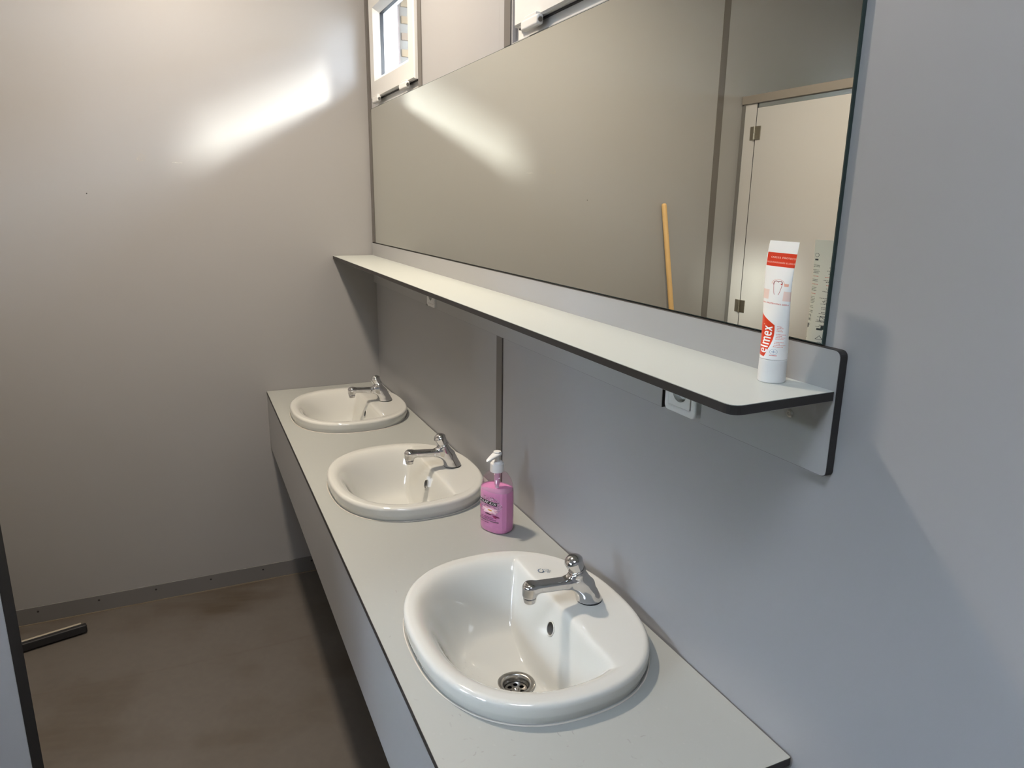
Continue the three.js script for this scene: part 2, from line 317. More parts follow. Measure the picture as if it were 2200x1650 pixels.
function basinGeometry() {
  const NU = 300, NV = 120, DR = 0.031, inset = 0.009;
  const O = (k) => sup(BA - inset, BB - inset, BN, k);
  const hx = LEDGE - 0.0140, hy = RIM - 0.048;          // overflow centre on the back wall
  const prof = [];
  for (let i = 1; i <= 6; i++) { const a = i / 6 * Math.PI / 2; prof.push([inset * (1 - Math.sin(a)), RIM - inset + inset * Math.cos(a)]); }
  prof.push([0, RIM - 0.02], [0.001, 0.012], [0.003, 0.004], [0.004, 0]);
  const total = NV + prof.length;
  // even spacing of directions by arc
  const g = grid(NU, total, (fi, fj) => {
    const k = -fi * Math.PI * 2, j = Math.round(fj * total);
    if (j <= NV) {
      const t = j / NV, o = O(k), c = Math.cos(k), s = Math.sin(k);
      const l = Math.hypot(o[0] - DU, o[1]), du = (o[0] - DU) / l, dw = o[1] / l;
      const u0 = DU + du * DR, w0 = dw * DR, u = u0 + (o[0] - u0) * t, w = w0 + (o[1] - w0) * t;
      return V(u, RIM - bowlDepth(u, w), w);
    }
    const [d, y] = prof[j - NV - 1], o = sup(BA - d, BB - d, BN, k); return V(o[0], y, o[1]);
  });
  const p = g.attributes.position, src = g.index.array, keep = [];
  for (let i = 0; i < src.length; i += 3) {
    let y = 0, w = 0, u = 0; for (let c = 0; c < 3; c++) { const v = src[i + c]; u += p.getX(v) / 3; y += p.getY(v) / 3; w += p.getZ(v) / 3; }
    if (u > 0.03 && u < LEDGE && Math.hypot((y - hy) / 0.0125, w / 0.0115) < 1) continue;
    keep.push(src[i], src[i + 1], src[i + 2]);
  }
  g.setIndex(keep);
  return { g, hx, hy };
}
const logoTex = canvasTex(256, 128, (x, w, h) => {
  x.clearRect(0, 0, w, h); x.strokeStyle = 'rgb(52,84,120)'; x.lineWidth = 8; x.lineCap = 'round';
  x.beginPath(); x.arc(70, 58, 42, 0.5, 4.6); x.stroke(); x.lineWidth = 6;
  x.beginPath(); x.moveTo(96, 22); x.bezierCurveTo(60, 30, 130, 70, 82, 92); x.stroke();
  x.beginPath(); x.arc(130, 66, 44, -2.2, -0.3); x.stroke();
  x.fillStyle = 'rgb(74,104,136)'; x.font = 'italic 34px serif'; x.fillText('Ideal', 112, 78); x.font = 'italic 26px serif'; x.fillText('Std', 140, 108);
});
const { g: basinGeo, hx: OX, hy: OY } = basinGeometry();
function makeBasin(label, z) {
  const g = thing('washbasin', label, 'washbasin', [BX, CY, z], 0, 'washbasins set into the counter');
  mesh('bowl', basinGeo, M.ceramic, g);
  const tilt = Math.atan2(1, 3.5);
  const ov = mesh('overflow_rim', new THREE.TorusGeometry(0.0128, 0.0013, 10, 32).scale(1, 1.06, 1).rotateY(Math.PI / 2), M.ceramic, g); ov.position.set(OX, OY, 0); ov.rotation.z = -tilt;
  mesh('overflow_duct', new THREE.CylinderGeometry(0.0132, 0.0132, 0.05, 24, 1, true).rotateZ(Math.PI / 2).translate(0.025, 0, 0), std(lin(0.22, 0.21, 0.19), { roughness: 0.6, side: THREE.DoubleSide }), ov);  // duct colour darkened to paint the shade inside the hole
  mesh('overflow_back', new THREE.CircleGeometry(0.0132, 24).rotateY(-Math.PI / 2).translate(0.05, 0, 0), M.gap, ov);
  const fl = RIM - DEPTH;
  const d = mesh('drain', lathe([[0.019, -0.03], [0.0225, -0.02], [0.0235, -0.004], [0.0255, 0.0012], [0.029, 0.0024], [0.034, 0.0024], [0.0365, 0.0008], [0.0368, -0.002], [0.030, -0.004]], 48), M.steel, g); d.position.set(DU, fl + 0.0018, 0);
  const st = new THREE.Shape(); st.absarc(0, 0, 0.0215, 0, Math.PI * 2);
  for (let i = 0; i < 6; i++) { const h = new THREE.Path(); h.absarc(Math.cos(i * Math.PI / 3 + 0.2) * 0.0132, Math.sin(i * Math.PI / 3 + 0.2) * 0.0132, 0.0044, 0, Math.PI * 2, true); st.holes.push(h); }
  mesh('strainer', new THREE.ExtrudeGeometry(st, { depth: 0.0015, bevelEnabled: false, curveSegments: 20 }).rotateX(-Math.PI / 2).translate(0, -0.013, 0), M.steel, d);
  mesh('strainer_screw', lathe([[0, 0.003], [0.003, 0.003], [0.0048, 0.001], [0.0052, 0]], 16).translate(0, -0.0115, 0), M.steel, d);
  mesh('waste_pipe', lathe([[0, -0.05], [0.0215, -0.05], [0.0215, -0.0135]], 24), M.gap, d);
  const seal = grid(120, 6, (i, j) => { const a = j * Math.PI * 2, o = sup(BA + 0.0003 + 0.0014 * Math.cos(a), BB + 0.0003 + 0.0014 * Math.cos(a), BN, -i * Math.PI * 2); return V(o[0], 0.0004 + 0.0014 * Math.sin(a), o[1]); });
  mesh('silicone_joint', seal, M.silicone, g);
  const lg = mesh('printed_logo', new THREE.PlaneGeometry(0.040, 0.022).rotateX(-Math.PI / 2).rotateY(-0.4), std(0xffffff, { map: logoTex, transparent: true, roughness: 0.2 }), g); lg.position.set(0.112, RIM + 0.0003, -0.122);
  return g;
}
const nearBasin = makeBasin('white inset washbasin nearest the viewer with visible steel drain', BZ[0]);
{
  const drops = new THREE.InstancedMesh(new THREE.SphereGeometry(1, 12, 8), std(lin(1, 1, 1), { roughness: 0.03, transmission: 1, thickness: 0, ior: 1.45 }), 70); drops.name = 'water_drops'; drops.userData.kind = 'stuff';
  const m = new THREE.Matrix4(), q = new THREE.Quaternion();
  for (let i = 0; i < 70; i++) {
    const u = -0.105 + rr(-0.03, 0.03) + rr(-0.02, 0.02), w = -0.045 + rr(-0.05, 0.05) + rr(-0.02, 0.02), e = 0.001, y = RIM - bowlDepth(u, w);
    const n = V((bowlDepth(u + e, w) - bowlDepth(u - e, w)) / (2 * e), 1, (bowlDepth(u, w + e) - bowlDepth(u, w - e)) / (2 * e)).normalize(), k = rr(0.0006, 0.0019);
    m.compose(V(u, y, w), q.setFromUnitVectors(V(0, 1, 0), n), V(k * rr(0.9, 1.3), k * 0.45, k)); drops.setMatrixAt(i, m);
  }
  nearBasin.add(drops);
}
makeBasin('white inset washbasin in the middle beside the pink soap bottle', BZ[1]);
makeBasin('white inset washbasin farthest away against the far wall', BZ[2]);

// taps
function tapGeometry() {
  const N = 124, S = 0.090, C = V(-0.059, 0.035, 0);
  const A = V(0.001, -0.004, 0), B = V(-0.026, 0.060, 0), ab = B.clone().sub(A), L2 = ab.lengthSq(), dir = ab.clone().normalize();
  const cone = (p) => { const t = THREE.MathUtils.clamp(p.clone().sub(A).dot(ab) / L2, 0, 1), q = A.clone().addScaledVector(ab, t); return p.distanceTo(q) - (0.0242 + (0.0178 - 0.0242) * t); };
  const seg = (p, a, b, ha, hb, wa, wb, r) => {      // flattened rounded bar
    const d = b.clone().sub(a), l = d.length(); d.divideScalar(l); const q = p.clone().sub(a), t = THREE.MathUtils.clamp(q.dot(d) / l, 0, 1);
    const n = V(-d.y, d.x, 0), along = q.dot(d) - THREE.MathUtils.clamp(q.dot(d), 0, l), up = q.dot(n), hh = ha + (hb - ha) * t, ww = wa + (wb - wa) * t;
    const x = Math.max(Math.abs(up) - hh + r, 0), z = Math.max(Math.abs(p.z) - ww + r, 0), y = Math.abs(along);
    return Math.hypot(x, y, z) - r + Math.min(0, Math.max(Math.abs(up) - hh + r, Math.abs(p.z) - ww + r));
  };
  const S0 = V(-0.008, 0.032, 0), S1 = V(-0.050, 0.044, 0), S2 = V(-0.126, 0.051, 0);
  const f = (p) => {
    let d = cone(p);
    d = Math.max(d, p.clone().sub(V(0.0215, 0.012, 0)).dot(V(0.83, 0.557, 0)));
    d = Math.max(d, p.clone().sub(B).dot(dir) - 0.006);
    let sp = Math.min(seg(p, S0, S1, 0.013, 0.0095, 0.014, 0.0125, 0.006), 9);
    sp = smin(sp, seg(p, S1, S2, 0.0095, 0.0088, 0.0125, 0.0135, 0.006), 0.006);
    const cy = Math.max(Math.hypot(p.x + 0.1265, p.z) - 0.0142, Math.max(0.031 - p.y, p.y - 0.0588));
    const round = Math.hypot(Math.max(Math.hypot(p.x + 0.1265, p.z) - 0.0082, 0), Math.max(Math.abs(p.y - 0.0455) - 0.0075, 0)) - 0.006;
    sp = smin(sp, Math.max(round, 0.031 - p.y), 0.008);
    d = smin(d, sp, 0.014);
    return Math.max(d, -p.y, );
  };
  const mc = new MarchingCubes(N, M.chrome, false, false, 400000); mc.isolation = 0;
  const h = N / 2; let k = 0;
  for (let z = 0; z < N; z++) for (let y = 0; y < N; y++) for (let x = 0; x < N; x++) mc.field[k++] = -f(V((x - h) / h * S + C.x, (y - h) / h * S + C.y, (z - h) / h * S + C.z));
  mc.update();
  const n = mc.count, pos = new Float32Array(n * 3), nor = new Float32Array(n * 3), e = 0.0004;
  for (let i = 0; i < n; i++) {
    const p = V(mc.positionArray[3 * i] * S + C.x, mc.positionArray[3 * i + 1] * S + C.y, mc.positionArray[3 * i + 2] * S + C.z);
    const gr = V(f(V(p.x + e, p.y, p.z)) - f(V(p.x - e, p.y, p.z)), f(V(p.x, p.y + e, p.z)) - f(V(p.x, p.y - e, p.z)), f(V(p.x, p.y, p.z + e)) - f(V(p.x, p.y, p.z - e))).normalize();
    pos.set([p.x, p.y, p.z], 3 * i); nor.set([gr.x, gr.y, gr.z], 3 * i);
  }
  const g = new THREE.BufferGeometry(); g.setAttribute('position', new THREE.BufferAttribute(pos, 3)); g.setAttribute('normal', new THREE.BufferAttribute(nor, 3));
  g.setAttribute('uv', new THREE.BufferAttribute(new Float32Array(n * 2), 2)); return g;
}
const tapGeo = tapGeometry();
const TAPX = -0.088;
const tap0 = thing('push_tap', 'chrome push tap on the washbasin nearest the viewer', 'tap', [TAPX, CY + RIM + 0.0012, BZ[0] + 0.006], 0, 'chrome push taps');
{
  mesh('body', tapGeo, M.chrome, tap0);
  mesh('gasket', new THREE.CylinderGeometry(0.0248, 0.0248, 0.0016, 40).translate(0, -0.0003, 0), M.rubber, tap0);
  const aer = mesh('aerator', lathe([[0, 0.001], [0.009, 0.0], [0.0105, 0.0], [0.0112, 0.002], [0.0112, 0.006], [0.0122, 0.0065], [0.0122, 0.0095], [0.011, 0.0105]], 32), M.chrome, tap0); aer.position.set(-0.1265, 0.0225, 0);
  const kn = new THREE.Group(); kn.name = 'push_button'; tap0.add(kn); kn.position.set(-0.0275, 0.0635, 0); kn.rotation.z = Math.atan2(0.027, 0.064);
  mesh('collar', lathe([[0.0, 0.0], [0.0165, 0.0], [0.0172, 0.0015], [0.0165, 0.003], [0.0150, 0.0035], [0.0150, 0.0055], [0.0160, 0.006], [0.016, 0.0075], [0, 0.0075]], 36), M.chrome, kn);
  mesh('grip', new THREE.CylinderGeometry(0.0178, 0.0158, 0.019, 12).toNonIndexed().translate(0, 0.017, 0), M.chrome, kn).geometry.computeVertexNormals();
  mesh('button_cap', lathe([[0, 0.0365], [0.006, 0.0360], [0.0115, 0.0340], [0.0155, 0.0305], [0.0175, 0.0268], [0.0180, 0.0255], [0.0172, 0.0245]], 40), M.chrome, kn);
}
clone3(tap0, [TAPX, CY + RIM + 0.0012, BZ[1] + 0.006], 'chrome push tap on the middle washbasin beside the soap bottle');
clone3(tap0, [TAPX, CY + RIM + 0.0012, BZ[2] + 0.006], 'chrome push tap on the washbasin farthest away');

// ---------------------------------------------------------------- shelf with back board
const SY = 1.398, SD = 0.178, ZS = 2.404;
{
  const g = thing('wall_shelf', 'white compact-board shelf with black edge below the mirror', 'shelf');
  const notch = (z0, z1) => [[z0, 1.372], [z1, 1.372]];
  const outl = (e) => {
    const y0 = 1.284 + e, y1 = 1.449 - e, z1 = ZS - e;
    return roundPoly([[0.004, y1, 0], [0.004, y0, 0], [0.740 - e, y0, 0], [0.740 - e, 1.375 + e, 0], [0.842 + e, 1.375 + e, 0], [0.842 + e, y0, 0], [2.053 - e, y0, 0], [2.053 - e, 1.375 + e, 0], [2.155 + e, 1.375 + e, 0], [2.155 + e, y0, 0], [z1, y0, 0.008], [z1, y1, 0.010]]);
  };
  mesh('back_board_core', toRightWall(slab(outl(0), [], 0.0118)).translate(-0.0004, 0, 0), M.core, g);
  mesh('back_board', toRightWall(slab(outl(0.0006), [], 0.0008)).translate(-0.0122, 0, 0), M.hpl, g);
  const so = (e) => roundPoly([[-0.0131, 0.004, 0], [-SD + e, 0.004, 0], [-SD + e, ZS + 0.004 - e, 0.017], [-0.0131, ZS - 0.002 - e, 0.002]].map((p) => p).reverse());
  mesh('shelf_core', toPlan(slab(so(0), [], 0.0112)).translate(0, SY - 0.0007, 0), M.core, g);
  mesh('shelf_top', toPlan(slab(so(0.0008), [], 0.0007)).translate(0, SY, 0), M.hplWhite, g);
  mesh('shelf_underside', toPlan(slab(so(0.0008), [], 0.0007)).translate(0, SY - 0.0119, 0), M.hplWhite, g);
  for (const z of [2.335, 1.5, 0.3]) {
    const s = mesh('screw', lathe([[0, 0.0022], [0.0018, 0.0022], [0.002, 0.0008], [0.0022, 0.0026], [0.004, 0.0022], [0.0056, 0.0008], [0.0058, 0]], 20).rotateZ(Math.PI / 2), M.steel, g); s.position.set(-0.013, 1.351, z);
  }
}
// sockets in the notches of the back board
function makeSocket(label, z) {
  const g = thing('wall_socket', label, 'socket', [-0.0005, 1.326, z], 0, 'white wall sockets under the shelf');
  const fr = roundPoly([[-0.0405, -0.0405, 0.012], [0.0405, -0.0405, 0.012], [0.0405, 0.0405, 0.012], [-0.0405, 0.0405, 0.012]], 8);
  const s = new THREE.Shape(fr.map(([a, b]) => new THREE.Vector2(a, b)));
  s.holes.push(new THREE.Path(roundPoly([[-0.0285, -0.0285, 0.003], [-0.0285, 0.0285, 0.003], [0.0285, 0.0285, 0.003], [0.0285, -0.0285, 0.003]].map((p) => p)).map(([a, b]) => new THREE.Vector2(a, b))));
  mesh('frame', toRightWall(new THREE.ExtrudeGeometry(s, { depth: 0.012, bevelEnabled: true, bevelThickness: 0.004, bevelSize: 0.003, bevelOffset: -0.003, bevelSegments: 4, curveSegments: 8 })), M.plastic, g);
  const q = new THREE.Shape(roundPoly([[-0.0278, -0.0278, 0.003], [0.0278, -0.0278, 0.003], [0.0278, 0.0278, 0.003], [-0.0278, 0.0278, 0.003]]).map(([a, b]) => new THREE.Vector2(a, b)));
  const c = new THREE.Path(); c.absarc(0, 0, 0.0195, 0, Math.PI * 2, true); q.holes.push(c);
  mesh('insert', toRightWall(new THREE.ExtrudeGeometry(q, { depth: 0.0165, bevelEnabled: false, curveSegments: 28 })), M.plastic, g);
  const cup = mesh('plug_recess', new THREE.CylinderGeometry(0.0194, 0.0188, 0.012, 36, 1, true).rotateZ(Math.PI / 2).translate(-0.010, 0, 0), std(lin(0.62, 0.62, 0.6), { roughness: 0.4, side: THREE.DoubleSide }), g);
  mesh('recess_floor', new THREE.CylinderGeometry(0.0192, 0.0192, 0.003, 36).rotateZ(Math.PI / 2).translate(-0.003, 0, 0), std(lin(0.5, 0.5, 0.48), { roughness: 0.45 }), cup);
  for (const y of [-1, 1]) mesh('earth_clip', box(-0.013, -0.004, y * 0.0172 - 0.001, y * 0.0172 + 0.001, -0.003, 0.003), M.steel, cup);
  for (const zz of [-1, 1]) mesh('contact_hole', new THREE.CylinderGeometry(0.0027, 0.0027, 0.001, 14).rotateZ(Math.PI / 2).translate(-0.0049, 0, zz * 0.0095), M.gap, cup);
}
makeSocket('white wall socket under the shelf near the toothpaste end', 2.104);
makeSocket('white wall socket under the shelf near the far corner', 0.791);

// ---------------------------------------------------------------- mirror
{
  const g = thing('wall_mirror', 'long frameless wall mirror above the shelf', 'mirror');
  const z0 = 0.028, z1 = 2.368, y0 = 1.4505, y1 = 1.9715;
  mesh('glass_edge', box(-0.0058, -0.0004, y0, y1, z0, z1), M.mirrorEdge, g);
  mesh('silvered_face', box(-0.0062, -0.0058, y0 + 0.0012, y1 - 0.0012, z0 + 0.0012, z1 - 0.0012), M.mirror, g);
}

// ---------------------------------------------------------------- toothpaste tube
{
  const n = V(-0.94, 0, -0.05).normalize(), wdir = V(-n.z, 0, n.x).multiplyScalar(-1);   // face normal and width direction
  const g = thing('toothpaste_tube', 'white and red toothpaste tube standing on its cap on the shelf', 'toothpaste', [-0.046, SY, 2.328]);
  g.rotation.y = Math.atan2(n.x, n.z);            // local +z is the printed face, local x its width
  g.rotation.order = 'YXZ';
  const Hh = 0.180, c0 = 0.031;
  const tex = canvasTex(1024, 2048, (x, w, h) => {
    x.fillStyle = '#f4f3f1'; x.fillRect(0, 0, w, h);
    const Y = (m) => h * (1 - (m - c0) / (Hh - c0)), U = (f) => w * f;          // metres up the tube, share of the girth (0.5 = middle of the face)
    const F0 = 0.25, F1 = 0.75, fx = (t) => U(F0 + (F1 - F0) * t);
    x.fillStyle = '#d83a1c'; x.fillRect(fx(-0.03), Y(0.1655), fx(1.03) - fx(-0.03), Y(0.1485) - Y(0.1655));
    x.fillStyle = '#f6d9d0'; x.textAlign = 'center'; x.font = '40px sans-serif'; x.fillText('CARIES PROTECTION', fx(0.5), Y(0.1585));
    x.font = '33px sans-serif'; x.fillText('FOGSZUVASODÁS ELLENI VÉDELEM', fx(0.5), Y(0.1525));
    x.fillStyle = 'rgba(240,170,145,.40)'; x.fillRect(fx(0.0), Y(0.119), fx(0.27) - fx(0), Y(0.107) - Y(0.119)); x.fillRect(fx(0.62), Y(0.119), fx(1.0) - fx(0.62), Y(0.107) - Y(0.119));
    // tooth
    const tx = fx(0.45), ty = Y(0.126), tooth = (s) => { x.beginPath(); x.moveTo(tx - 48 * s, ty + 10); x.bezierCurveTo(tx - 62 * s, ty - 70 * s, tx - 22 * s, ty - 84 * s, tx, ty - 52 * s); x.bezierCurveTo(tx + 22 * s, ty - 84 * s, tx + 62 * s, ty - 70 * s, tx + 48 * s, ty + 10); x.bezierCurveTo(tx + 40 * s, ty + 90, tx + 34 * s, ty + 150, tx + 20 * s, ty + 170); x.moveTo(tx - 48 * s, ty + 10); x.bezierCurveTo(tx - 40 * s, ty + 90, tx - 34 * s, ty + 150, tx - 20 * s, ty + 170); };
    x.strokeStyle = 'rgba(225,150,130,.8)'; x.lineWidth = 6; x.beginPath(); x.arc(tx, ty - 20, 74, Math.PI * 0.95, Math.PI * 2.05); x.stroke();
    x.strokeStyle = 'rgba(170,80,80,.85)'; x.lineWidth = 6; tooth(1); x.stroke();
    x.strokeStyle = '#7e1f22'; x.lineWidth = 9; x.beginPath(); x.moveTo(tx - 50, ty); x.bezierCurveTo(tx - 58, ty - 66, tx - 22, ty - 80, tx, ty - 50); x.bezierCurveTo(tx + 22, ty - 80, tx + 50, ty - 66, tx + 48, ty - 20); x.stroke();
    x.fillStyle = '#c8322a'; x.beginPath(); x.arc(tx + 40, ty - 18, 9, 0, 7); x.fill(); x.fillStyle = 'rgba(235,150,120,.7)'; x.fillRect(tx + 78, ty - 34, 64, 46);
    x.fillStyle = '#c43a34'; x.font = 'bold 33px sans-serif'; x.fillText('DUAL PROTECTIVE SHIELD', fx(0.44), Y(0.1015));
    // red field with the name running upwards
    x.fillStyle = '#dd3f1a'; x.beginPath(); x.moveTo(fx(-0.05), Y(0.091)); x.bezierCurveTo(fx(0.2), Y(0.086), fx(0.42), Y(0.079), fx(0.52), Y(0.0755)); x.bezierCurveTo(fx(0.545), Y(0.062), fx(0.53), Y(0.046), fx(0.40), Y(0.034)); x.lineTo(fx(-0.05), Y(0.037)); x.closePath(); x.fill();
    x.save(); x.translate(fx(0.46), Y(0.0385)); x.rotate(-Math.PI / 2 + 0.02); x.fillStyle = '#fff'; x.font = 'bold 176px sans-serif'; x.textAlign = 'left'; x.fillText('elmex', 0, 0, 480); x.font = '22px sans-serif'; x.fillText('®', 486, -110); x.restore();
    // fine print beside it: unreadable rows
    const rows = (x0, y0, n, col, wmin, wmax, step, lh) => { x.fillStyle = col; for (let i = 0; i < n; i++) { let px = x0; const end = x0 + rr(wmin, wmax); while (px < end) { const ww = rr(6, 16); x.fillRect(px, y0 + i * step, ww, lh * rr(0.7, 1)); px += ww + 5; } } };
    rows(fx(0.58), Y(0.0745), 4, 'rgba(220,90,70,.85)', 60, 130, 27, 12); rows(fx(0.58), Y(0.0645), 4, 'rgba(220,90,70,.85)', 70, 160, 27, 12); rows(fx(0.58), Y(0.0545), 4, 'rgba(220,90,70,.85)', 60, 170, 27, 12);
    x.strokeStyle = 'rgba(170,180,195,.9)'; x.lineWidth = 5; x.beginPath(); x.arc(fx(0.63), Y(0.0415), 46, 0, 7); x.stroke(); x.fillStyle = 'rgba(160,172,190,.9)'; x.fillRect(fx(0.63) - 5, Y(0.0415) - 26, 10, 52); x.fillRect(fx(0.63) - 26, Y(0.0415) - 5, 52, 10);
    x.fillStyle = 'rgba(210,80,70,.9)'; for (let k = -3; k < 3; k++) x.fillRect(fx(0.63) + k * 15, Y(0.0372), 11, 14);
    // back: small black rows and pictograms (both halves of the seam)
    for (const [b0, bw] of [[0.79, 0.19], [0.02, 0.18]]) {
      let yy = 0.147; const put = (n, col = '#333') => { for (let i = 0; i < n; i++) { rows(U(b0) + rr(0, 15), Y(yy), 1, col, bw * w * 0.5, bw * w * 0.86, 24, 11); yy -= 0.0019; } yy -= 0.0024; };
      put(2); put(3); put(1, '#d8432a'); put(2); put(1, '#d8432a'); put(3); put(1, '#d8432a'); put(5); put(2); put(2); put(1); put(2); put(2);
      x.strokeStyle = '#2b3440'; x.fillStyle = '#2b3440'; x.lineWidth = 6; const cx = U(b0) + bw * w * 0.4;
      x.beginPath(); x.arc(cx, Y(0.160), 34, 0, 7); x.stroke(); x.fillRect(cx - 30, Y(0.155), 60, 28);
      x.strokeRect(cx - 45, Y(0.082), 90, 90); x.beginPath(); x.moveTo(cx - 45, Y(0.082) + 90); x.lineTo(cx + 45, Y(0.082)); x.stroke();
      x.fillRect(cx - 48, Y(0.070), 60, 70); x.fillRect(cx - 10, Y(0.070) + 50, 66, 34);
      x.beginPath(); x.moveTo(cx, Y(0.057)); x.lineTo(cx + 40, Y(0.057) + 66); x.lineTo(cx - 40, Y(0.057) + 66); x.closePath(); x.stroke();
      x.beginPath(); x.arc(cx - 10, Y(0.046), 34, 0, 5.2); x.stroke();
      rows(U(b0), Y(0.038), 1, '#444', bw * w * 0.7, bw * w * 0.8, 20, 9);
    }
  });
  const body = grid(96, 60, (fi, fj) => {
    const y = c0 + (Hh - c0) * fj, e = Math.pow(THREE.MathUtils.clamp((y - 0.045) / (Hh - 0.016 - 0.045), 0, 1), 0.85);
    const R = 0.0172, a = R + (0.0262 - R) * Math.pow(e, 0.7), b = Math.max(0.0007, R * (1 - e)), k = (fi - 0.5) * Math.PI * 2;   // fi = 0.5 at the middle of the face
    const dent = 1 - 0.22 * Math.exp(-Math.pow((y - 0.062) / 0.016, 2)) * Math.max(0, Math.sin(k + 0.6));
    const sl = 0.006 * Math.sin(fj * 3.0) * fj;
    return V(a * Math.sin(k) * (1 - 0.0 * e) - sl * 0.4, y - (e >= 1 ? 0.0 : 0), b * Math.cos(k) * dent + sl);
  });
  tex.offset.x = -0.06;
  const bm = mesh('tube_body', body, std(0xffffff, { map: tex, roughness: 0.28, side: THREE.DoubleSide }), g);
  mesh('shoulder', lathe([[0.0172, c0 + 0.0002], [0.0172, c0 - 0.0004], [0.006, c0 + 0.001]], 40), M.plastic, g);
  const capPts = []; const ribs = grid(144, 10, (fi, fj) => { const y = [0, 0.0006, 0.0016, 0.006, 0.012, 0.018, 0.024, 0.028, 0.0298, 0.0304, 0.0305][Math.round(fj * 10)], r0 = [0.0166, 0.0173, 0.0176, 0.0176, 0.0175, 0.0175, 0.0174, 0.0174, 0.0173, 0.0171, 0.0160][Math.round(fj * 10)], rib = Math.round(fj * 10) > 2 && Math.round(fj * 10) < 8 ? ((Math.round(fi * 144) & 1) ? 0.00025 : 0) : 0; const a = -fi * Math.PI * 2; return V((r0 - rib) * Math.cos(a), y, (r0 - rib) * Math.sin(a)); });
  mesh('cap', mergeGeometries([ribs, new THREE.CircleGeometry(0.0166, 40).rotateX(Math.PI / 2)]), M.plastic, g);
}

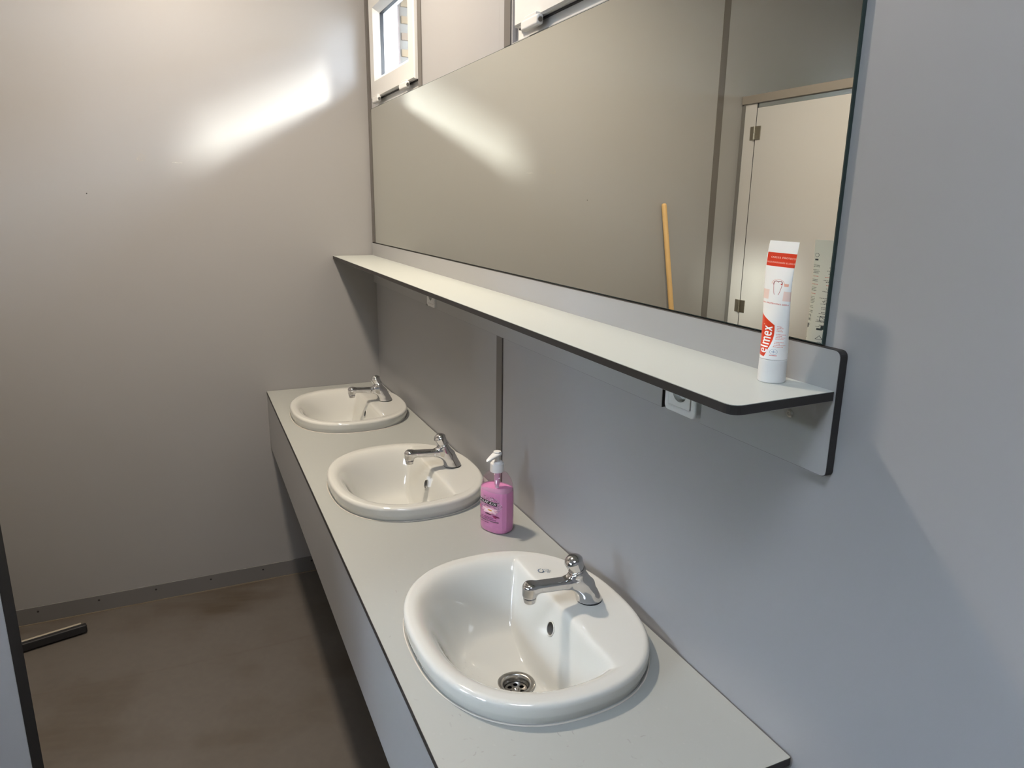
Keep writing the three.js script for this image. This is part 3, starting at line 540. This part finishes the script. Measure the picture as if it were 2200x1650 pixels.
// ---------------------------------------------------------------- soap bottle
{
  const g = thing('soap_bottle', 'pink liquid soap pump bottle with white pump on the counter', 'soap bottle', [-0.101, CY, 1.547], Math.atan2(-0.90, 0.43));
  const prof = [[0.86, 0.0], [0.95, 0.002], [1.0, 0.008], [1.0, 0.04], [1.0, 0.085], [0.985, 0.105], [0.93, 0.121], [0.82, 0.134], [0.66, 0.1435], [0.48, 0.149], [0.36, 0.1515]];
  const at = (y) => { for (let i = 0; i < prof.length - 1; i++) if (y <= prof[i + 1][1]) { const t = (y - prof[i][1]) / (prof[i + 1][1] - prof[i][1]); return prof[i][0] + (prof[i + 1][0] - prof[i][0]) * t; } return prof.at(-1)[0]; };
  const pt = (k, y, d = 0) => { const s = at(y), n = 2.6 - 0.6 * THREE.MathUtils.clamp((y - 0.10) / 0.05, 0, 1), round = THREE.MathUtils.clamp((0.6 - s) / 0.24, 0, 1), a = 0.0425 * s * (1 - round) + 0.0125 * round, b = 0.031 * Math.pow(s, 0.8) * (1 - round) + 0.0125 * round, o = sup(a - d, b - d, n, k); return V(o[0], y, o[1]); };
  const ys = [0, 0.001, 0.0025, 0.005, 0.009, 0.02, 0.04, 0.06, 0.08, 0.09, 0.1, 0.108, 0.115, 0.121, 0.127, 0.132, 0.1365, 0.14, 0.1435, 0.147, 0.1495, 0.1515];
  mesh('bottle_shell', grid(80, ys.length - 1, (i, j) => pt(-i * Math.PI * 2, ys[Math.round(j * (ys.length - 1))])), std(lin(0.95, 0.92, 0.94), { roughness: 0.06, transmission: 1, thickness: 0, ior: 1.5 }), g);
  const FILL = 0.106, ly = [0.0012, 0.0025, 0.005, 0.009, 0.02, 0.04, 0.06, 0.08, 0.09, 0.1, FILL];
  const liq = grid(80, ly.length + 1, (i, j) => { const q = Math.round(j * (ly.length + 1)); if (q === 0) return V(0, ly[0], 0); if (q > ly.length) return V(0, FILL, 0); return pt(-i * Math.PI * 2, ly[q - 1], 0.0012); });
  mesh('liquid_soap', toCreasedNormals(liq, 0.7), std(lin(0.74, 0.30, 0.56), { roughness: 0.3 }), g);
  const film = grid(80, 3, (i, j) => { const k = -i * Math.PI * 2, top = FILL + 0.003 + 0.008 * Math.max(0, Math.sin(k + 0.9)) + 0.0006 * Math.sin(k * 5); return pt(k, FILL - 0.002 + (top - FILL + 0.002) * j, 0.0010); });
  mesh('soap_film', film, std(lin(0.80, 0.46, 0.66), { roughness: 0.35, transparent: true, opacity: 0.72, side: THREE.DoubleSide }), g);
  const tex = canvasTex(512, 1024, (x, w, h) => {
    x.clearRect(0, 0, w, h);
    for (let i = 0; i < 420; i++) {                                     // silver lace of small leaves and petals
      const a = rnd() * 6.3, r = Math.sqrt(rnd()) * 200, px = 270 + Math.cos(a) * r * 0.95, py = 330 + Math.sin(a) * r * 1.35; if (px < 90 && py > 300) continue;
      x.save(); x.translate(px, py); x.rotate(rnd() * 6.3); const v = rnd(); x.fillStyle = v < 0.4 ? 'rgba(238,222,232,.85)' : v < 0.75 ? 'rgba(200,165,190,.8)' : 'rgba(105,80,100,.8)';
      x.beginPath(); x.ellipse(0, 0, rr(6, 22), rr(2, 6), 0, 0, 7); x.fill(); x.restore();
    }
    const petal = (cx, cy, a, l, ww, c) => { x.save(); x.translate(cx, cy); x.rotate(a); x.fillStyle = c; x.beginPath(); x.moveTo(0, 0); x.bezierCurveTo(ww, -l * 0.3, ww * 0.8, -l * 0.9, 0, -l); x.bezierCurveTo(-ww * 0.8, -l * 0.9, -ww, -l * 0.3, 0, 0); x.fill(); x.restore(); };
    for (let i = 0; i < 9; i++) petal(275, 500, i * 0.7 + 0.3, 120, 46, i & 1 ? 'rgba(246,206,220,.97)' : 'rgba(238,178,200,.97)');
    for (let i = 0; i < 6; i++) petal(275, 500, i * 1.05, 70, 30, 'rgba(252,226,232,.97)');
    x.fillStyle = '#e3a24a'; x.beginPath(); x.arc(275, 498, 24, 0, 7); x.fill();
    petal(92, 560, 0.1, 150, 44, 'rgba(196,92,140,.95)'); petal(92, 560, 0.1, 130, 16, 'rgba(222,140,178,.9)');
    petal(300, 640, 2.0, 130, 34, 'rgba(120,22,74,.95)'); petal(300, 640, -1.4, 80, 26, 'rgba(70,10,44,.95)'); petal(305, 640, 2.6, 110, 28, 'rgba(168,44,104,.95)');
    x.save(); x.translate(225, 258); x.rotate(0.10); x.fillStyle = '#0d0a0c'; x.fillRect(-150, -56, 300, 112); x.fillStyle = '#ece6ea'; x.textAlign = 'center'; x.textBaseline = 'middle'; x.font = 'italic bold 92px serif'; x.fillText('PARUS', 0, 4, 262); x.restore();
    x.textAlign = 'center'; x.fillStyle = 'rgba(112,40,92,.95)'; for (const [y0, x0, x1] of [[728, 150, 310], [776, 130, 345]]) { let px = x0; while (px < x1) { const ww = rr(9, 20); x.fillRect(px, y0 + rr(0, 3), ww, rr(24, 32)); x.clearRect(px + 4, y0 + rr(8, 12), ww - 8, rr(5, 9)); px += ww + 5; } }
    x.fillStyle = 'rgba(70,50,66,.85)'; x.fillRect(70, 838, 330, 30); x.fillStyle = 'rgba(225,190,212,.9)'; for (let px = 84; px < 385; px += rr(9, 17)) x.fillRect(px, 847, rr(4, 9), 12);
    x.fillStyle = '#43203a'; x.font = 'bold 44px sans-serif'; x.fillText('500 ml', 190, 940);
  });
  const label = grid(40, 20, (fi, fj) => { const k = Math.PI * (0.5 + 0.36 * (0.5 - fi) * 2) , y = 0.018 + 0.080 * fj; return pt(k, y, -0.0004); }, false);
  mesh('printed_label', label, std(0xffffff, { map: tex, transparent: true, roughness: 0.3, side: THREE.DoubleSide }), g);
  mesh('collar', lathe([[0.0125, 0.148], [0.0165, 0.1485], [0.0168, 0.150], [0.0165, 0.168], [0.0155, 0.1695], [0.0128, 0.170], [0.0120, 0.174], [0.0085, 0.1745], [0, 0.1745]], 48), M.plastic, g);
  mesh('stem', new THREE.CylinderGeometry(0.0062, 0.0062, 0.016, 24).translate(0, 0.180, 0), M.plastic, g);
  mesh('dip_tube', new THREE.CylinderGeometry(0.0045, 0.0045, 0.14, 16).translate(0, 0.078, 0), M.plastic, g);
  mesh('pump_chamber', new THREE.CylinderGeometry(0.0075, 0.0065, 0.035, 20).translate(0, 0.132, 0), std(lin(0.72, 0.45, 0.6), { roughness: 0.3 }), g);
  const hd = mesh('pump_head', grid(40, 14, (fi, fj) => {
    const t = fj, x = -0.012 + 0.056 * t, wv = 0.0112 * Math.sqrt(Math.max(0.02, 1 - Math.pow(Math.max(0, (0.22 - t) / 0.22), 2))) * (1 - 0.62 * Math.max(0, (t - 0.25) / 0.75)), hh = 0.0052 * (1 - 0.45 * t), cy = 0.1915 - 0.0062 * t * t, k = fi * Math.PI * 2;
    const s = t === 0 || t === 1 ? 0.25 : 1, o = sup(wv * s, hh * s, 3, k); return V(x, cy + o[1], o[0]);
  }), M.plastic, g); hd.rotation.y = -Math.PI / 2 + 0.15;
  mesh('press_disc', new THREE.CylinderGeometry(0.0088, 0.0094, 0.0022, 32).translate(0, 0.1972, 0), M.plastic, g);
}

// ---------------------------------------------------------------- floor squeegee leaning at the far wall
{
  const g = thing('floor_squeegee', 'black floor squeegee with wooden handle leaning at the far wall', 'squeegee', [-1.555, 0, 0.235]);
  const head = new THREE.Group(); head.name = 'head'; g.add(head); head.rotation.y = 0.25;
  mesh('blade_holder', new RoundedBoxGeometry(0.72, 0.032, 0.022, 2, 0.005).translate(0, 0.022, 0), M.rubber, head);
  mesh('blade', box(-0.352, 0.345, 0.0, 0.036, -0.024, -0.0112, 0.002), std(lin(0.36, 0.32, 0.25), { roughness: 0.7 }), head);
  mesh('socket', new THREE.CylinderGeometry(0.017, 0.02, 0.08, 24).translate(0, 0.07, 0), M.rubber, g);
  const a = V(0, 0.06, 0), b = V(0.098, 1.622, -0.218), d = b.clone().sub(a);
  const hd = mesh('handle', lathe([[0, 0], [0.0125, 0], [0.013, 0.02], [0.013, d.length() - 0.012], [0.011, d.length() - 0.003], [0.006, d.length()], [0, d.length()]], 24), M.wood, g); hd.position.copy(a);
  hd.quaternion.setFromUnitVectors(V(0, 1, 0), d.clone().normalize());
}

// ---------------------------------------------------------------- marks on the far wall
{
  const markTex = canvasTex(256, 256, (x, w) => { x.clearRect(0, 0, w, w); x.strokeStyle = 'rgba(225,215,200,.5)'; x.lineWidth = 7; x.beginPath(); x.moveTo(40, 200); x.bezierCurveTo(60, 120, 110, 120, 130, 60); x.bezierCurveTo(190, 60, 200, 140, 214, 214); x.stroke(); for (let i = 0; i < 46; i++) { x.fillStyle = 'rgba(226,218,204,.5)'; x.fillRect(rr(20, 150), rr(150, 226), rr(3, 14), rr(3, 8)); } x.fillRect(40, 224, 180, 6); });
  const a = mesh('sticker_residue', new THREE.PlaneGeometry(0.036, 0.036), std(0xffffff, { map: markTex, transparent: true, roughness: 0.6 })); a.position.set(-0.845, 1.764, 0.0006);
  a.userData = { label: 'faint triangular sticker residue on the far wall', category: 'residue' };
  const stripTex = canvasTex(256, 64, (x, w, h) => { x.clearRect(0, 0, w, h); for (let i = 0; i < 60; i++) { x.fillStyle = 'rgba(232,226,216,.6)'; x.fillRect(rr(0, w - 14), rr(16, 44), rr(3, 14), rr(3, 8)); } });
  const b = mesh('sticker_residue', new THREE.PlaneGeometry(0.036, 0.009), std(0xffffff, { map: stripTex, transparent: true, roughness: 0.6 })); b.position.set(-0.727, 1.7477, 0.0006);
  b.userData = { label: 'faint thin strip of glue residue on the far wall', category: 'residue' };
  const c = mesh('drill_hole', new THREE.CircleGeometry(0.0022, 14), M.core); c.position.set(-1.031, 1.6328, 0.0006);
  c.userData = { label: 'tiny dark drill hole in the far wall', category: 'hole' };
}

// ---------------------------------------------------------------- outside
{
  const gr = mesh('ground', box(-40, 40, -0.5, -0.25, -40, 40), std(lin(0.17, 0.165, 0.155), { roughness: 0.9 })); gr.userData = { label: 'ground outside around the washroom', category: 'ground', kind: 'structure' };
  const bb = thing('brick_building', 'yellow brick building outside the far corner window', 'building', [0, -0.25, -5]);
  mesh('mortar_wall', box(0.9, 4.5, 0, 7, -3, -0.02), std(lin(0.10, 0.09, 0.075), { roughness: 0.9 }), bb);
  const bg = new RoundedBoxGeometry(0.24, 0.071, 0.03, 1, 0.004), bmats = [lin(0.10, 0.065, 0.030), lin(0.115, 0.08, 0.042), lin(0.08, 0.05, 0.028)].map((c) => std(c, { roughness: 0.85 }));
  for (let r = 0; r < 22; r++) for (let c = 0; c < 5; c++) mesh('brick', bg, bmats[Math.floor(rnd() * 3)], bb).position.set(1.70 + c * 0.25 + (r & 1) * 0.125, 2.75 + r * 0.081, -0.008);
  mesh('shutter', box(1.16, 1.555, 2.2, 4.0, -0.02, 0.03, 0.004), std(lin(0.055, 0.034, 0.026), { roughness: 0.6 }), bb);
  mesh('shade_slab', box(0.9, 4.5, 4.05, 4.25, -0.02, 2.6, 0.01), std(lin(0.16, 0.15, 0.14), { roughness: 0.85 }), bb);  // unseen slab added to keep skylight off the bricks
  mesh('shutter_frame', box(1.08, 1.16, 2.1, 4.04, -0.02, 0.05, 0.004), std(lin(0.3, 0.3, 0.29), { roughness: 0.5 }), bb);
  const nb = thing('low_sky_blocker', 'added unseen block opposite that hides the low sky', 'building', [4.2, -0.25, 2]);  // unseen block added to bound the window beam from below the skyline
  mesh('blocker_walls', box(0, 4, 0, 3.7, -4.5, 6), std(lin(0.30, 0.28, 0.25), { roughness: 0.9 }), nb);
  mesh('blocker_top', box(-0.15, 4.15, 3.7, 3.85, -4.6, 6.1, 0.02), std(lin(0.12, 0.11, 0.10), { roughness: 0.8 }), nb);
  const cn = thing('sky_blocker', 'added unseen board outside that cuts off the high sky', 'sky_blocker', [0.1, 2.51, 0.2]);  // unseen board added to shape the beam through the corner window
  mesh('blocker_board', box(0, 0.52, 0, 0.03, 0, 3.2, 0.004), std(lin(0.25, 0.24, 0.23), { roughness: 0.7 }), cn);
  for (const z of [0.05, 1.6, 3.1]) mesh('bracket', box(0, 0.5, 0.03, 0.06, z, z + 0.03), M.base, cn);
  const leaf = new THREE.PlaneGeometry(0.16, 0.09), lm = std(lin(0.06, 0.13, 0.03), { roughness: 0.7, side: THREE.DoubleSide, transmission: 0.3, thickness: 0 }), bark = std(lin(0.09, 0.065, 0.045), { roughness: 0.9 });
  const spots = [[-8.5, -1.6, 3.4], [-9.2, 1.0, 3.9], [-8.8, 4.0, 3.6]], words = ['far', 'middle', 'near'];
  spots.forEach(([x, z, h], i) => {
    const t = thing('broadleaf_tree', `leafy green tree outside the left wall, ${words[i]} one of three`, 'tree', [x, -0.25, z], 0, 'trees outside the left wall');
    mesh('trunk', lathe([[0.16, 0], [0.12, h * 0.4], [0.07, h * 0.75]], 10), bark, t);
    const cr = new THREE.InstancedMesh(leaf, lm, 1500); cr.name = 'crown'; cr.userData.kind = 'stuff'; cr.castShadow = true; t.add(cr);
    const m = new THREE.Matrix4(), e = new THREE.Euler(), q = new THREE.Quaternion(), s = V(1, 1, 1);
    for (let k = 0; k < 1500; k++) { const a = rnd() * 6.283, c = rr(-1, 1), r = Math.cbrt(rr(0.25, 1)); e.set(rnd() * 6, rnd() * 6, rnd() * 6); const sc = rr(0.8, 1.6); s.set(sc, sc, sc); m.compose(V(Math.cos(a) * Math.sqrt(1 - c * c) * r * 1.4, h * 0.68 + c * r * h * 0.36, Math.sin(a) * Math.sqrt(1 - c * c) * r * 1.4), q.setFromEuler(e), s); cr.setMatrixAt(k, m); }
  });
}
renderer.render(scene, camera);
